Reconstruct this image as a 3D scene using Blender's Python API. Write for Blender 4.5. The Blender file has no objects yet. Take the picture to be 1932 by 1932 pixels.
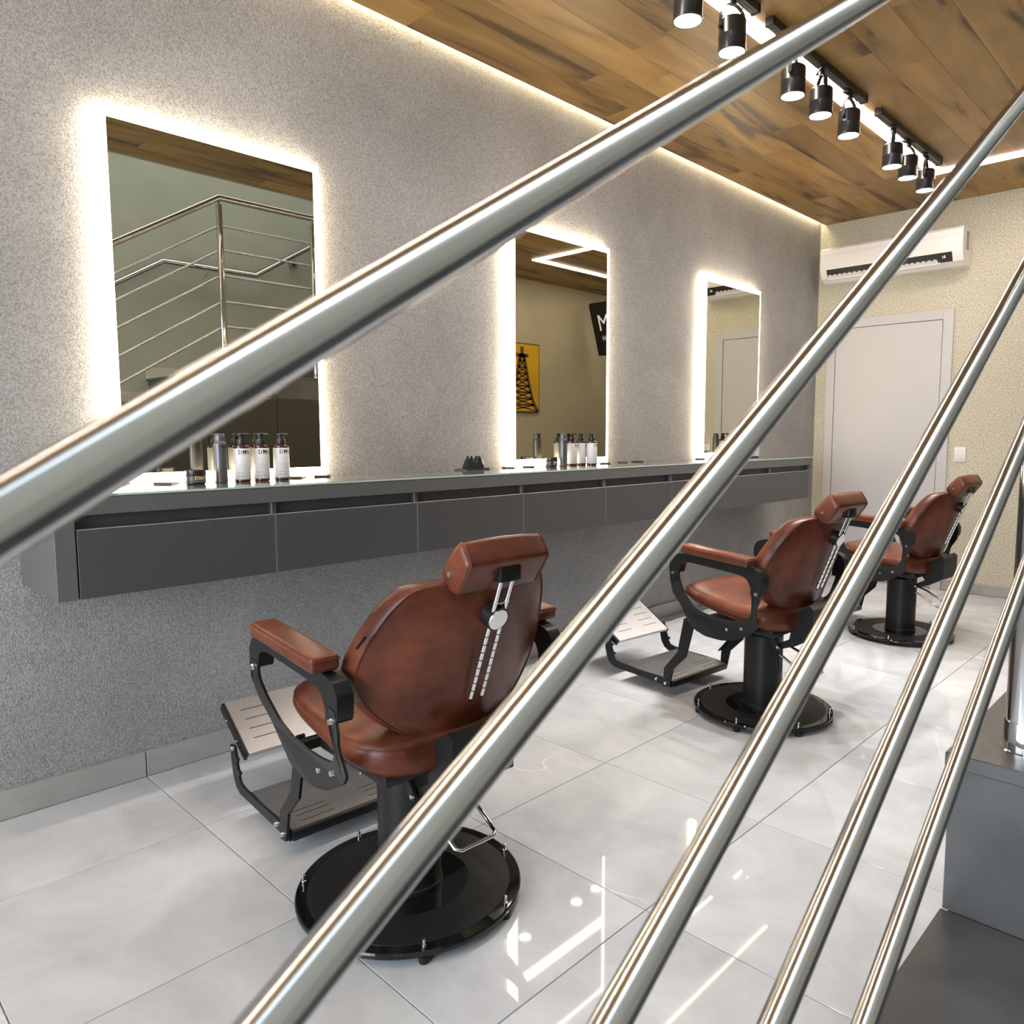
import bpy, bmesh, math, random
from mathutils import Vector, Matrix
random.seed(7)
PI = math.pi
scene = bpy.context.scene
COL = scene.collection

# ------------------------------------------------------------------ camera
cd = bpy.data.cameras.new('camera')
cam = bpy.data.objects.new('camera', cd)
COL.objects.link(cam)
cx = Vector((0.72484, 0.68892, 0.00015))
cy = Vector((0.06708, -0.07037, -0.99526))
cz = Vector((-0.68564, 0.72142, -0.09722))
M = Matrix((( cx[0], -cy[0], -cz[0], 0.0),
            ( cx[1], -cy[1], -cz[1], 0.0),
            ( cx[2], -cy[2], -cz[2], 1.19),
            (0, 0, 0, 1)))
cam.matrix_world = M
cd.sensor_width = 36.0
cd.lens = 1421.99 / 1932 * 36
cd.shift_x = (966 - 1026.0) / 1932
cd.shift_y = (955.99 - 966) / 1932
cd.clip_start = 0.01
cd.dof.use_dof = True
cd.dof.focus_distance = 2.6
cd.dof.aperture_fstop = 18.0
scene.camera = cam

# ------------------------------------------------------------------ view, world
scene.view_settings.view_transform = 'Standard'
scene.view_settings.look = 'None'
scene.view_settings.gamma = 1.0
scene.view_settings.use_curve_mapping = False
scene.view_settings.exposure = 1.36
scene.cycles.use_denoising = True
scene.cycles.max_bounces = 10
scene.cycles.diffuse_bounces = 6
scene.cycles.glossy_bounces = 6
scene.cycles.sample_clamp_indirect = 3.0
scene.cycles.caustics_reflective = False
scene.cycles.caustics_refractive = False
w = bpy.data.worlds.new('daylight')
scene.world = w
w.use_nodes = True
w.node_tree.nodes['Background'].inputs[0].default_value = (0.80, 0.90, 1.0, 1)
w.node_tree.nodes['Background'].inputs[1].default_value = 1.6


def area_light(name, loc, rot, sx, sy, power, color, parent=None):
    d = bpy.data.lights.new(name, 'AREA')
    d.shape = 'RECTANGLE'
    d.size = sx
    d.size_y = sy
    d.energy = power
    d.color = color
    o = bpy.data.objects.new(name, d)
    COL.objects.link(o)
    o.location = loc
    o.rotation_euler = rot
    return o


# daylight entering through the shop front behind the camera
area_light('shopfront_daylight', (-1.0, -2.72, 1.55), (PI / 2, 0, 0), 3.2, 2.3, 58, (0.84, 0.92, 1.0))
# added fill light, out of view high in the stairwell above the stairs
area_light('stairwell_fill', (0.3, 1.6, 5.1), (0, 0, 0), 0.9, 4.2, 34, (0.96, 0.98, 1.0))
SPOT_POWER = 22
COVE = 9.0
HALO = 8.5
STRIP = 14.0

# ------------------------------------------------------------------ materials
def newmat(name):
    m = bpy.data.materials.new(name)
    m.use_nodes = True
    return m, m.node_tree.nodes, m.node_tree.links, m.node_tree.nodes['Principled BSDF']


def simple(name, col, rough=0.5, metal=0.0, coat=0.0, noise=0.06, nscale=30.0, bump=0.0, bscale=200.0, spec=0.5):
    m, N, L, b = newmat(name)
    tc = N.new('ShaderNodeTexCoord')
    t = N.new('ShaderNodeTexNoise')
    t.inputs['Scale'].default_value = nscale
    t.inputs['Detail'].default_value = 4
    L.new(tc.outputs['Object'], t.inputs['Vector'])
    r = N.new('ShaderNodeValToRGB')
    r.color_ramp.elements[0].position = 0.3
    r.color_ramp.elements[1].position = 0.7
    r.color_ramp.elements[0].color = tuple(c * (1 - noise) for c in col) + (1,)
    r.color_ramp.elements[1].color = tuple(min(1, c * (1 + noise)) for c in col) + (1,)
    L.new(t.outputs['Fac'], r.inputs['Fac'])
    L.new(r.outputs['Color'], b.inputs['Base Color'])
    b.inputs['Roughness'].default_value = rough
    b.inputs['Metallic'].default_value = metal
    b.inputs['Coat Weight'].default_value = coat
    b.inputs['Specular IOR Level'].default_value = spec
    if bump:
        t2 = N.new('ShaderNodeTexNoise')
        t2.inputs['Scale'].default_value = bscale
        t2.inputs['Detail'].default_value = 3
        L.new(tc.outputs['Object'], t2.inputs['Vector'])
        bp = N.new('ShaderNodeBump')
        bp.inputs['Strength'].default_value = bump
        bp.inputs['Distance'].default_value = 0.002
        L.new(t2.outputs['Fac'], bp.inputs['Height'])
        L.new(bp.outputs['Normal'], b.inputs['Normal'])
    return m


def emission(name, col, s):
    m, N, L, b = newmat(name)
    b.inputs['Base Color'].default_value = tuple(col) + (1,)
    b.inputs['Emission Color'].default_value = tuple(col) + (1,)
    b.inputs['Emission Strength'].default_value = s
    b.inputs['Roughness'].default_value = 0.6
    return m


def plaster(name, c0, c1, grain=150.0, strength=0.55, dist=0.006):
    m, N, L, b = newmat(name)
    tc = N.new('ShaderNodeTexCoord')
    big = N.new('ShaderNodeTexNoise')
    big.inputs['Scale'].default_value = 1.1
    big.inputs['Detail'].default_value = 5
    big.inputs['Roughness'].default_value = 0.6
    L.new(tc.outputs['Object'], big.inputs['Vector'])
    r = N.new('ShaderNodeValToRGB')
    r.color_ramp.elements[0].position = 0.32
    r.color_ramp.elements[1].position = 0.68
    r.color_ramp.elements[0].color = c0 + (1,)
    r.color_ramp.elements[1].color = c1 + (1,)
    L.new(big.outputs['Fac'], r.inputs['Fac'])
    fine = N.new('ShaderNodeTexNoise')
    fine.inputs['Scale'].default_value = grain
    fine.inputs['Detail'].default_value = 2.5
    fine.inputs['Roughness'].default_value = 0.62
    L.new(tc.outputs['Object'], fine.inputs['Vector'])
    fr = N.new('ShaderNodeValToRGB')
    fr.color_ramp.elements[0].position = 0.36
    fr.color_ramp.elements[1].position = 0.6
    fr.color_ramp.elements[0].color = (0.66, 0.66, 0.66, 1)
    fr.color_ramp.elements[1].color = (1.12, 1.12, 1.12, 1)
    L.new(fine.outputs['Fac'], fr.inputs['Fac'])
    mx = N.new('ShaderNodeMix')
    mx.data_type = 'RGBA'
    mx.blend_type = 'MULTIPLY'
    mx.inputs['Factor'].default_value = 1.0
    L.new(r.outputs['Color'], mx.inputs['A'])
    L.new(fr.outputs['Color'], mx.inputs['B'])
    L.new(mx.outputs['Result'], b.inputs['Base Color'])
    bp = N.new('ShaderNodeBump')
    bp.inputs['Strength'].default_value = strength
    bp.inputs['Distance'].default_value = dist
    L.new(fine.outputs['Fac'], bp.inputs['Height'])
    L.new(bp.outputs['Normal'], b.inputs['Normal'])
    b.inputs['Roughness'].default_value = 0.85
    return m


def wood(name):
    m, N, L, b = newmat(name)
    tc = N.new('ShaderNodeTexCoord')
    oi = N.new('ShaderNodeObjectInfo')
    mul = N.new('ShaderNodeVectorMath')
    mul.operation = 'SCALE'
    mul.inputs[0].default_value = (37.0, 91.0, 13.0)
    L.new(oi.outputs['Random'], mul.inputs['Scale'])
    add = N.new('ShaderNodeVectorMath')
    add.operation = 'ADD'
    L.new(tc.outputs['Object'], add.inputs[0])
    L.new(mul.outputs['Vector'], add.inputs[1])
    mp = N.new('ShaderNodeMapping')
    mp.inputs['Scale'].default_value = (7.5, 1.1, 1.0)
    L.new(add.outputs['Vector'], mp.inputs['Vector'])
    n1 = N.new('ShaderNodeTexNoise')
    n1.inputs['Scale'].default_value = 1.0
    n1.inputs['Detail'].default_value = 6
    n1.inputs['Roughness'].default_value = 0.55
    n1.inputs['Distortion'].default_value = 0.7
    L.new(mp.outputs['Vector'], n1.inputs['Vector'])
    r = N.new('ShaderNodeValToRGB')
    cr = r.color_ramp
    cr.elements[0].position = 0.34
    cr.elements[0].color = (0.075, 0.036, 0.010, 1)
    cr.elements[1].position = 0.72
    cr.elements[1].color = (0.43, 0.26, 0.078, 1)
    e = cr.elements.new(0.45)
    e.color = (0.285, 0.158, 0.042, 1)
    L.new(n1.outputs['Fac'], r.inputs['Fac'])
    mp2 = N.new('ShaderNodeMapping')
    mp2.inputs['Scale'].default_value = (160.0, 3.0, 1.0)
    L.new(add.outputs['Vector'], mp2.inputs['Vector'])
    n2 = N.new('ShaderNodeTexNoise')
    n2.inputs['Scale'].default_value = 1.0
    n2.inputs['Detail'].default_value = 3
    L.new(mp2.outputs['Vector'], n2.inputs['Vector'])
    mr = N.new('ShaderNodeMapRange')
    mr.inputs['To Min'].default_value = 0.86
    mr.inputs['To Max'].default_value = 1.14
    L.new(n2.outputs['Fac'], mr.inputs['Value'])
    mr2 = N.new('ShaderNodeMapRange')
    mr2.inputs['To Min'].default_value = 0.76
    mr2.inputs['To Max'].default_value = 1.16
    L.new(oi.outputs['Random'], mr2.inputs['Value'])
    mm = N.new('ShaderNodeMath')
    mm.operation = 'MULTIPLY'
    L.new(mr.outputs['Result'], mm.inputs[0])
    L.new(mr2.outputs['Result'], mm.inputs[1])
    sc = N.new('ShaderNodeVectorMath')
    sc.operation = 'SCALE'
    L.new(r.outputs['Color'], sc.inputs[0])
    L.new(mm.outputs['Value'], sc.inputs['Scale'])
    L.new(sc.outputs['Vector'], b.inputs['Base Color'])
    b.inputs['Roughness'].default_value = 0.42
    return m


def marble(name, base=(0.545, 0.555, 0.57), veins=True, rough=0.035):
    m, N, L, b = newmat(name)
    tc = N.new('ShaderNodeTexCoord')
    oi = N.new('ShaderNodeObjectInfo')
    mul = N.new('ShaderNodeVectorMath')
    mul.operation = 'SCALE'
    mul.inputs[0].default_value = (53.0, 17.0, 71.0)
    L.new(oi.outputs['Random'], mul.inputs['Scale'])
    add = N.new('ShaderNodeVectorMath')
    add.operation = 'ADD'
    L.new(tc.outputs['Object'], add.inputs[0])
    L.new(mul.outputs['Vector'], add.inputs[1])
    n1 = N.new('ShaderNodeTexNoise')
    n1.inputs['Scale'].default_value = 3.2
    n1.inputs['Detail'].default_value = 7
    n1.inputs['Roughness'].default_value = 0.62
    n1.inputs['Distortion'].default_value = 0.5
    L.new(add.outputs['Vector'], n1.inputs['Vector'])
    r = N.new('ShaderNodeValToRGB')
    r.color_ramp.elements[0].position = 0.3
    r.color_ramp.elements[1].position = 0.72
    r.color_ramp.elements[0].color = tuple(c * 0.80 for c in base) + (1,)
    r.color_ramp.elements[1].color = tuple(min(1, c * 1.14) for c in base) + (1,)
    L.new(n1.outputs['Fac'], r.inputs['Fac'])
    out = r.outputs['Color']
    if veins:
        nd = N.new('ShaderNodeTexNoise')
        nd.inputs['Scale'].default_value = 2.4
        nd.inputs['Detail'].default_value = 3
        L.new(add.outputs['Vector'], nd.inputs['Vector'])
        sv = N.new('ShaderNodeVectorMath')
        sv.operation = 'SCALE'
        sv.inputs['Scale'].default_value = 0.55
        L.new(nd.outputs['Color'], sv.inputs[0])
        ad = N.new('ShaderNodeVectorMath')
        ad.operation = 'ADD'
        L.new(add.outputs['Vector'], ad.inputs[0])
        L.new(sv.outputs['Vector'], ad.inputs[1])
        v = N.new('ShaderNodeTexVoronoi')
        v.feature = 'DISTANCE_TO_EDGE'
        v.inputs['Scale'].default_value = 1.7
        L.new(ad.outputs['Vector'], v.inputs['Vector'])
        vr = N.new('ShaderNodeValToRGB')
        vr.color_ramp.elements[0].position = 0.002
        vr.color_ramp.elements[1].position = 0.009
        vr.color_ramp.elements[0].color = (1, 1, 1, 1)
        vr.color_ramp.elements[1].color = (0, 0, 0, 1)
        L.new(v.outputs['Distance'], vr.inputs['Fac'])
        mk = N.new('ShaderNodeTexNoise')
        mk.inputs['Scale'].default_value = 2.2
        L.new(add.outputs['Vector'], mk.inputs['Vector'])
        mkr = N.new('ShaderNodeValToRGB')
        mkr.color_ramp.elements[0].position = 0.60
        mkr.color_ramp.elements[1].position = 0.68
        L.new(mk.outputs['Fac'], mkr.inputs['Fac'])
        mm = N.new('ShaderNodeMath')
        mm.operation = 'MULTIPLY'
        L.new(vr.outputs['Color'], mm.inputs[0])
        L.new(mkr.outputs['Color'], mm.inputs[1])
        mx = N.new('ShaderNodeMix')
        mx.data_type = 'RGBA'
        L.new(mm.outputs['Value'], mx.inputs['Factor'])
        L.new(out, mx.inputs['A'])
        mx.inputs['B'].default_value = (0.74, 0.74, 0.73, 1)
        out = mx.outputs['Result']
    L.new(out, b.inputs['Base Color'])
    b.inputs['Roughness'].default_value = rough
    return m


def leather(name):
    m, N, L, b = newmat(name)
    tc = N.new('ShaderNodeTexCoord')
    n1 = N.new('ShaderNodeTexNoise')
    n1.inputs['Scale'].default_value = 9.0
    n1.inputs['Detail'].default_value = 6
    n1.inputs['Roughness'].default_value = 0.65
    L.new(tc.outputs['Object'], n1.inputs['Vector'])
    r = N.new('ShaderNodeValToRGB')
    r.color_ramp.elements[0].position = 0.3
    r.color_ramp.elements[1].position = 0.75
    r.color_ramp.elements[0].color = (0.060, 0.015, 0.008, 1)
    r.color_ramp.elements[1].color = (0.185, 0.052, 0.026, 1)
    L.new(n1.outputs['Fac'], r.inputs['Fac'])
    L.new(r.outputs['Color'], b.inputs['Base Color'])
    n2 = N.new('ShaderNodeTexVoronoi')
    n2.inputs['Scale'].default_value = 420
    L.new(tc.outputs['Object'], n2.inputs['Vector'])
    n3 = N.new('ShaderNodeTexNoise')
    n3.inputs['Scale'].default_value = 14
    L.new(tc.outputs['Object'], n3.inputs['Vector'])
    ad = N.new('ShaderNodeMath')
    ad.operation = 'MULTIPLY_ADD'
    ad.inputs[1].default_value = 0.18
    L.new(n2.outputs['Distance'], ad.inputs[0])
    L.new(n3.outputs['Fac'], ad.inputs[2])
    bp = N.new('ShaderNodeBump')
    bp.inputs['Strength'].default_value = 0.18
    bp.inputs['Distance'].default_value = 0.006
    L.new(ad.outputs['Value'], bp.inputs['Height'])
    L.new(bp.outputs['Normal'], b.inputs['Normal'])
    b.inputs['Roughness'].default_value = 0.30
    b.inputs['Specular IOR Level'].default_value = 0.30
    return m


def glass_thin(name):
    m, N, L, b = newmat(name)
    N.remove(b)
    tr = N.new('ShaderNodeBsdfTransparent')
    gl = N.new('ShaderNodeBsdfGlossy')
    gl.inputs['Roughness'].default_value = 0.02
    fr = N.new('ShaderNodeFresnel')
    mx = N.new('ShaderNodeMixShader')
    L.new(fr.outputs['Fac'], mx.inputs['Fac'])
    L.new(tr.outputs['BSDF'], mx.inputs[1])
    L.new(gl.outputs['BSDF'], mx.inputs[2])
    L.new(mx.outputs['Shader'], N['Material Output'].inputs['Surface'])
    return m


def poster(name):
    m, N, L, b = newmat(name)
    tc = N.new('ShaderNodeTexCoord')
    n = N.new('ShaderNodeTexNoise')
    n.inputs['Scale'].default_value = 3
    L.new(tc.outputs['Object'], n.inputs['Vector'])
    r = N.new('ShaderNodeValToRGB')
    r.color_ramp.elements[0].color = (0.48, 0.27, 0.012, 1)
    r.color_ramp.elements[1].color = (0.72, 0.45, 0.03, 1)
    L.new(n.outputs['Fac'], r.inputs['Fac'])
    L.new(r.outputs['Color'], b.inputs['Base Color'])
    b.inputs['Roughness'].default_value = 0.35
    return m


MAT = {}
MAT['wall_gray'] = plaster('gray_plaster', (0.285, 0.28, 0.278), (0.41, 0.405, 0.40), grain=190, strength=1.0, dist=0.005)
MAT['wall_beige'] = plaster('beige_plaster', (0.56, 0.52, 0.405), (0.63, 0.59, 0.47), grain=100, strength=0.4, dist=0.004)
MAT['wall_paint'] = simple('olive_gray_paint', (0.40, 0.405, 0.36), 0.7, nscale=3)
MAT['wall_corr'] = simple('beige_paint', (0.43, 0.39, 0.285), 0.7, nscale=3)
MAT['wood'] = wood('oak_laminate')
MAT['slab'] = simple('dark_slab', (0.05, 0.04, 0.03), 0.8)
MAT['tile'] = marble('polished_gray_porcelain')
MAT['grout'] = simple('grout', (0.24, 0.24, 0.24), 0.9)
MAT['base_tile'] = marble('baseboard_porcelain', (0.36, 0.35, 0.335), veins=False, rough=0.3)
MAT['cabinet'] = simple('anthracite_laminate', (0.060, 0.060, 0.061), 0.42, nscale=60, noise=0.04)
MAT['cab_lip'] = simple('gray_laminate', (0.098, 0.098, 0.097), 0.45, nscale=60, noise=0.04)
MAT['recess'] = simple('dark_recess', (0.050, 0.050, 0.050), 0.5)
MAT['edge'] = simple('light_edge', (0.30, 0.30, 0.30), 0.5)
MAT['glass_top'] = simple('gray_back_painted_glass', (0.15, 0.15, 0.145), 0.015, noise=0.0, spec=0.9)
MAT['glass_edge'] = simple('glass_edge_green', (0.42, 0.55, 0.46), 0.15, noise=0.0)
MAT['leather'] = leather('brown_leather')
MAT['stitch'] = simple('stitching', (0.19, 0.085, 0.05), 0.6)
MAT['black'] = simple('black_powder_coat', (0.012, 0.012, 0.0125), 0.36, nscale=80, bump=0.05, bscale=500, spec=0.28)
MAT['black_gloss'] = simple('black_glass', (0.008, 0.008, 0.008), 0.03, noise=0.0)
MAT['black_matte'] = simple('black_rubber_mat', (0.011, 0.011, 0.011), 0.55, spec=0.3)
MAT['chrome'] = simple('chrome', (0.72, 0.72, 0.72), 0.1, 1.0, noise=0.02)
MAT['steel'] = simple('brushed_steel', (0.54, 0.54, 0.54), 0.37, 1.0, noise=0.05, nscale=12)
MAT['rail'] = simple('satin_stainless', (0.56, 0.56, 0.56), 0.15, 1.0, noise=0.03, nscale=8)
MAT['post'] = simple('polished_stainless', (0.55, 0.545, 0.54), 0.07, 1.0, noise=0.02, nscale=8)
MAT['plate_dark'] = simple('dark_footplate', (0.10, 0.10, 0.10), 0.35, 0.8)
MAT['slit'] = simple('slit_black', (0.01, 0.01, 0.01), 0.8)
MAT['mirror'] = simple('mirror_glass', (0.66, 0.64, 0.53), 0.0, 1.0, noise=0.0)
MAT['halo'] = emission('warm_led_diffuser', (1.0, 0.85, 0.62), HALO)
MAT['strip'] = emission('pink_white_led', (1.0, 0.86, 0.76), STRIP)
MAT['cove'] = emission('cove_led', (1.0, 0.80, 0.50), COVE)
MAT['lamp_face'] = emission('spot_lens', (0.95, 0.97, 1.0), 26.0)
MAT['spot_body'] = simple('spot_black', (0.016, 0.016, 0.016), 0.28, nscale=50)
MAT['white_plastic'] = simple('white_plastic', (0.80, 0.77, 0.74), 0.3, noise=0.015)
MAT['ac_dark'] = simple('vent_interior', (0.012, 0.010, 0.010), 0.5)
MAT['louver'] = simple('louver_gray', (0.62, 0.58, 0.60), 0.4)
MAT['door'] = simple('white_lacquer', (0.52, 0.51, 0.51), 0.4, noise=0.02, nscale=2)
MAT['gap'] = simple('door_gap', (0.16, 0.13, 0.11), 0.8)
MAT['stair'] = simple('dark_gray_stair_tile', (0.060, 0.060, 0.060), 0.26, nscale=14, noise=0.16)
MAT['stair_side'] = simple('dark_stair_panel', (0.030, 0.027, 0.022), 0.5)
MAT['skirt'] = simple('pale_skirting', (0.55, 0.53, 0.47), 0.5)
MAT['label_white'] = simple('label_white', (0.72, 0.72, 0.73), 0.4, noise=0.01)
MAT['ink'] = simple('ink_black', (0.012, 0.012, 0.012), 0.5)
MAT['ink_gray'] = simple('ink_gray', (0.33, 0.33, 0.34), 0.6)
MAT['amber'] = simple('dark_amber_plastic', (0.055, 0.018, 0.012), 0.15)
MAT['pump'] = simple('pump_black', (0.022, 0.022, 0.024), 0.3)
MAT['can_gray'] = simple('can_gray', (0.115, 0.115, 0.118), 0.28, 0.3)
MAT['gold'] = simple('gold_print', (0.62, 0.50, 0.22), 0.4)
MAT['coaster'] = simple('dark_brown_pad', (0.05, 0.035, 0.03), 0.4)
MAT['trimmer'] = simple('black_plastic', (0.018, 0.018, 0.02), 0.25)
MAT['poster'] = poster('yellow_print')
MAT['poster_brown'] = simple('brown_print', (0.10, 0.055, 0.02), 0.5)
MAT['screen'] = simple('screen_black', (0.008, 0.008, 0.009), 0.3)
MAT['white_letter'] = emission('screen_letter', (0.8, 0.8, 0.84), 0.25)
MAT['display'] = emission('display_digit', (0.8, 0.85, 0.9), 0.5)
MAT['window_glass'] = glass_thin('window_glass')
MAT['frame_metal'] = simple('dark_window_frame', (0.03, 0.03, 0.03), 0.4)


# ------------------------------------------------------------------ mesh helpers
def add_box(bm, x0, x1, y0, y1, z0, z1, bev=0.0, seg=2):
    r = bmesh.ops.create_cube(bm, size=1.0)
    vs = r['verts']
    for v in vs:
        v.co = Vector((x0 + (v.co.x + .5) * (x1 - x0), y0 + (v.co.y + .5) * (y1 - y0), z0 + (v.co.z + .5) * (z1 - z0)))
    if bev > 0:
        es = list({e for v in vs for e in v.link_edges})
        bmesh.ops.bevel(bm, geom=es, offset=bev, segments=seg, affect='EDGES', profile=0.5)
    return vs


def add_cyl(bm, p0, p1, r0, r1=None, seg=24, caps=True):
    r1 = r0 if r1 is None else r1
    p0 = Vector(p0)
    p1 = Vector(p1)
    d = (p1 - p0).normalized()
    a = d.orthogonal().normalized()
    c = d.cross(a)
    A, B = [], []
    for i in range(seg):
        t = 2 * PI * i / seg
        o = a * math.cos(t) + c * math.sin(t)
        A.append(bm.verts.new(p0 + o * r0))
        B.append(bm.verts.new(p1 + o * r1))
    for i in range(seg):
        j = (i + 1) % seg
        bm.faces.new((A[i], A[j], B[j], B[i]))
    if caps:
        bm.faces.new(list(reversed(A)))
        bm.faces.new(B)


def add_tube(bm, pts, r, seg=16, closed=False):
    pts = [Vector(p) for p in pts]
    n = len(pts)
    rings = []
    prev = None
    for i, p in enumerate(pts):
        if closed:
            d = (pts[(i + 1) % n] - pts[i - 1]).normalized()
        elif i == 0:
            d = (pts[1] - p).normalized()
        elif i == n - 1:
            d = (p - pts[-2]).normalized()
        else:
            d = ((pts[i + 1] - p).normalized() + (p - pts[i - 1]).normalized()).normalized()
        if prev is None:
            a = d.orthogonal().normalized()
        else:
            a = (prev - d * prev.dot(d)).normalized()
        prev = a
        c = d.cross(a)
        k = 1.0
        if 0 < i < n - 1 and not closed:
            cs = (pts[i + 1] - p).normalized().dot(d)
            k = 1.0 / max(0.5, cs)
        ring = []
        for s in range(seg):
            t = 2 * PI * s / seg
            ring.append(bm.verts.new(p + (a * math.cos(t) + c * math.sin(t)) * r))
        rings.append(ring)
    m = n if closed else n - 1
    for i in range(m):
        A = rings[i]
        B = rings[(i + 1) % n]
        for s in range(seg):
            t = (s + 1) % seg
            bm.faces.new((A[s], A[t], B[t], B[s]))
    if not closed:
        bm.faces.new(list(reversed(rings[0])))
        bm.faces.new(rings[-1])


def add_lathe(bm, prof, c=(0, 0, 0), seg=32):
    c = Vector(c)
    rings = []
    for r, z in prof:
        if r < 1e-6:
            rings.append([bm.verts.new(c + Vector((0, 0, z)))])
        else:
            rings.append([bm.verts.new(c + Vector((r * math.cos(2 * PI * i / seg), r * math.sin(2 * PI * i / seg), z))) for i in range(seg)])
    for A, B in zip(rings, rings[1:]):
        if len(A) == 1 and len(B) == 1:
            continue
        for i in range(seg):
            j = (i + 1) % seg
            if len(A) == 1:
                bm.faces.new((A[0], B[j], B[i]))
            elif len(B) == 1:
                bm.faces.new((A[i], A[j], B[0]))
            else:
                bm.faces.new((A[i], A[j], B[j], B[i]))


def add_prism(bm, poly, f0, f1):
    """extrude a 2-D polygon: f0(a,b) and f1(a,b) give the two faces' points"""
    A = [bm.verts.new(f0(a, b)) for a, b in poly]
    B = [bm.verts.new(f1(a, b)) for a, b in poly]
    n = len(poly)
    for i in range(n):
        j = (i + 1) % n
        bm.faces.new((A[i], A[j], B[j], B[i]))
    bm.faces.new(list(reversed(A)))
    bm.faces.new(B)


def rounded(pts, n=4, frac=0.35):
    """round the corners of a closed polygon"""
    out = []
    m = len(pts)
    for i in range(m):
        p0 = Vector(pts[i - 1] + (0,)) if len(pts[i - 1]) == 2 else Vector(pts[i - 1])
        p = Vector(pts[i] + (0,))
        p2 = Vector(pts[(i + 1) % m] + (0,))
        a = p + (p0 - p) * frac
        b = p + (p2 - p) * frac
        for k in range(n + 1):
            t = k / n
            q = a * (1 - t) ** 2 + p * 2 * t * (1 - t) + b * t * t
            out.append((q.x, q.y))
    return out


def resample(pts, n, closed=True):
    P = [Vector((p[0], p[1], 0)) for p in pts]
    if closed:
        P.append(P[0])
    L = [0]
    for a, b in zip(P, P[1:]):
        L.append(L[-1] + (b - a).length)
    out = []
    for i in range(n):
        t = L[-1] * i / n
        k = 0
        while k < len(L) - 2 and L[k + 1] < t:
            k += 1
        f = (t - L[k]) / max(1e-9, L[k + 1] - L[k])
        q = P[k].lerp(P[k + 1], f)
        out.append((q.x, q.y))
    return out


def chaikin(pts, it=2):
    for _ in range(it):
        o = []
        n = len(pts)
        for i in range(n):
            a, b = pts[i], pts[(i + 1) % n]
            o.append((a[0] * .75 + b[0] * .25, a[1] * .75 + b[1] * .25))
            o.append((a[0] * .25 + b[0] * .75, a[1] * .25 + b[1] * .75))
        pts = o
    return pts


def obj(name, bm, mat, parent=None, smooth=True, angle=35):
    bmesh.ops.recalc_face_normals(bm, faces=bm.faces[:])
    me = bpy.data.meshes.new(name)
    bm.to_mesh(me)
    bm.free()
    me.materials.append(MAT[mat] if isinstance(mat, str) else mat)
    if smooth:
        for p in me.polygons:
            p.use_smooth = True
        try:
            me.set_sharp_from_angle(angle=math.radians(angle))
        except Exception:
            pass
    o = bpy.data.objects.new(name, me)
    COL.objects.link(o)
    if parent:
        o.parent = parent
    return o


def thing(name, label, cat, loc=(0, 0, 0), rz=0.0, group=None):
    o = bpy.data.objects.new(name, None)
    o.empty_display_size = 0.05
    COL.objects.link(o)
    o.location = loc
    o.rotation_euler = (0, 0, rz)
    o['label'] = label
    o['category'] = cat
    if group:
        o['group'] = group
    return o


def tag(o, label, cat, group=None):
    o['label'] = label
    o['category'] = cat
    if group:
        o['group'] = group
    return o


def dup(root, loc, rz, label, group=None):
    r = root.copy()
    COL.objects.link(r)
    r.location = loc
    r.rotation_euler = (0, 0, rz)
    r['label'] = label
    if group:
        r['group'] = group
    for ch in list(root.children):
        c = ch.copy()
        COL.objects.link(c)
        c.parent = r
        for g in list(ch.children):
            d = g.copy()
            COL.objects.link(d)
            d.parent = c
    return r


def struct(o):
    o['kind'] = 'structure'
    return o


def B(*args, **kw):
    bm = bmesh.new()
    add_box(bm, *args, **kw)
    return bm


def text_mesh(body, size, xscale=1.0, bold=0.0, depth=0.0):
    cu = bpy.data.curves.new('lettering', 'FONT')
    cu.body = body
    cu.size = size
    cu.offset = bold
    cu.extrude = depth
    cu.align_x = 'CENTER'
    cu.align_y = 'CENTER'
    cu.resolution_u = 3
    ob = bpy.data.objects.new('lettering', cu)
    COL.objects.link(ob)
    bpy.context.view_layer.update()
    me = bpy.data.meshes.new_from_object(ob)
    bpy.data.objects.remove(ob)
    bpy.data.curves.remove(cu)
    for v in me.vertices:
        v.co.x *= xscale
    return me


# ------------------------------------------------------------------ room constants
WX = -2.75        # mirror wall
YF = 6.20         # far wall
ZC = 2.88         # timber ceiling
YB = -2.8         # shop front
SX = -0.234       # open edge of the stairs
RX = 0.80         # wall behind the stairs

# ------------------------------------------------------------------ floor
fl = struct(obj('floor', B(WX - .1, 1.0, YB - .1, 9.1, -0.10, -0.004), 'grout', smooth=False))
TX, TY = 0.607, 0.593
tb = bmesh.new()
add_box(tb, -TX / 2 + .0013, TX / 2 - .0013, -TY / 2 + .0013, TY / 2 - .0013, -0.010, 0.0, bev=0.0008, seg=1)
tile0 = obj('tile', tb, 'tile', fl, smooth=False)
first = True
x_lines = [-1.043 + TX * k for k in range(-3, 4)]
for ix in range(-3, 3):
    xc = -1.043 + TX * (ix + .5)
    for iy in range(-6, 13):
        yc = 0.875 + TY * (iy + .5)
        if xc > SX + .25 and yc < 4.2:
            continue
        if first:
            t = tile0
            first = False
        else:
            t = tile0.copy()
            COL.objects.link(t)
        t.parent = fl
        t.location = (xc, yc, 0)

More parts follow.
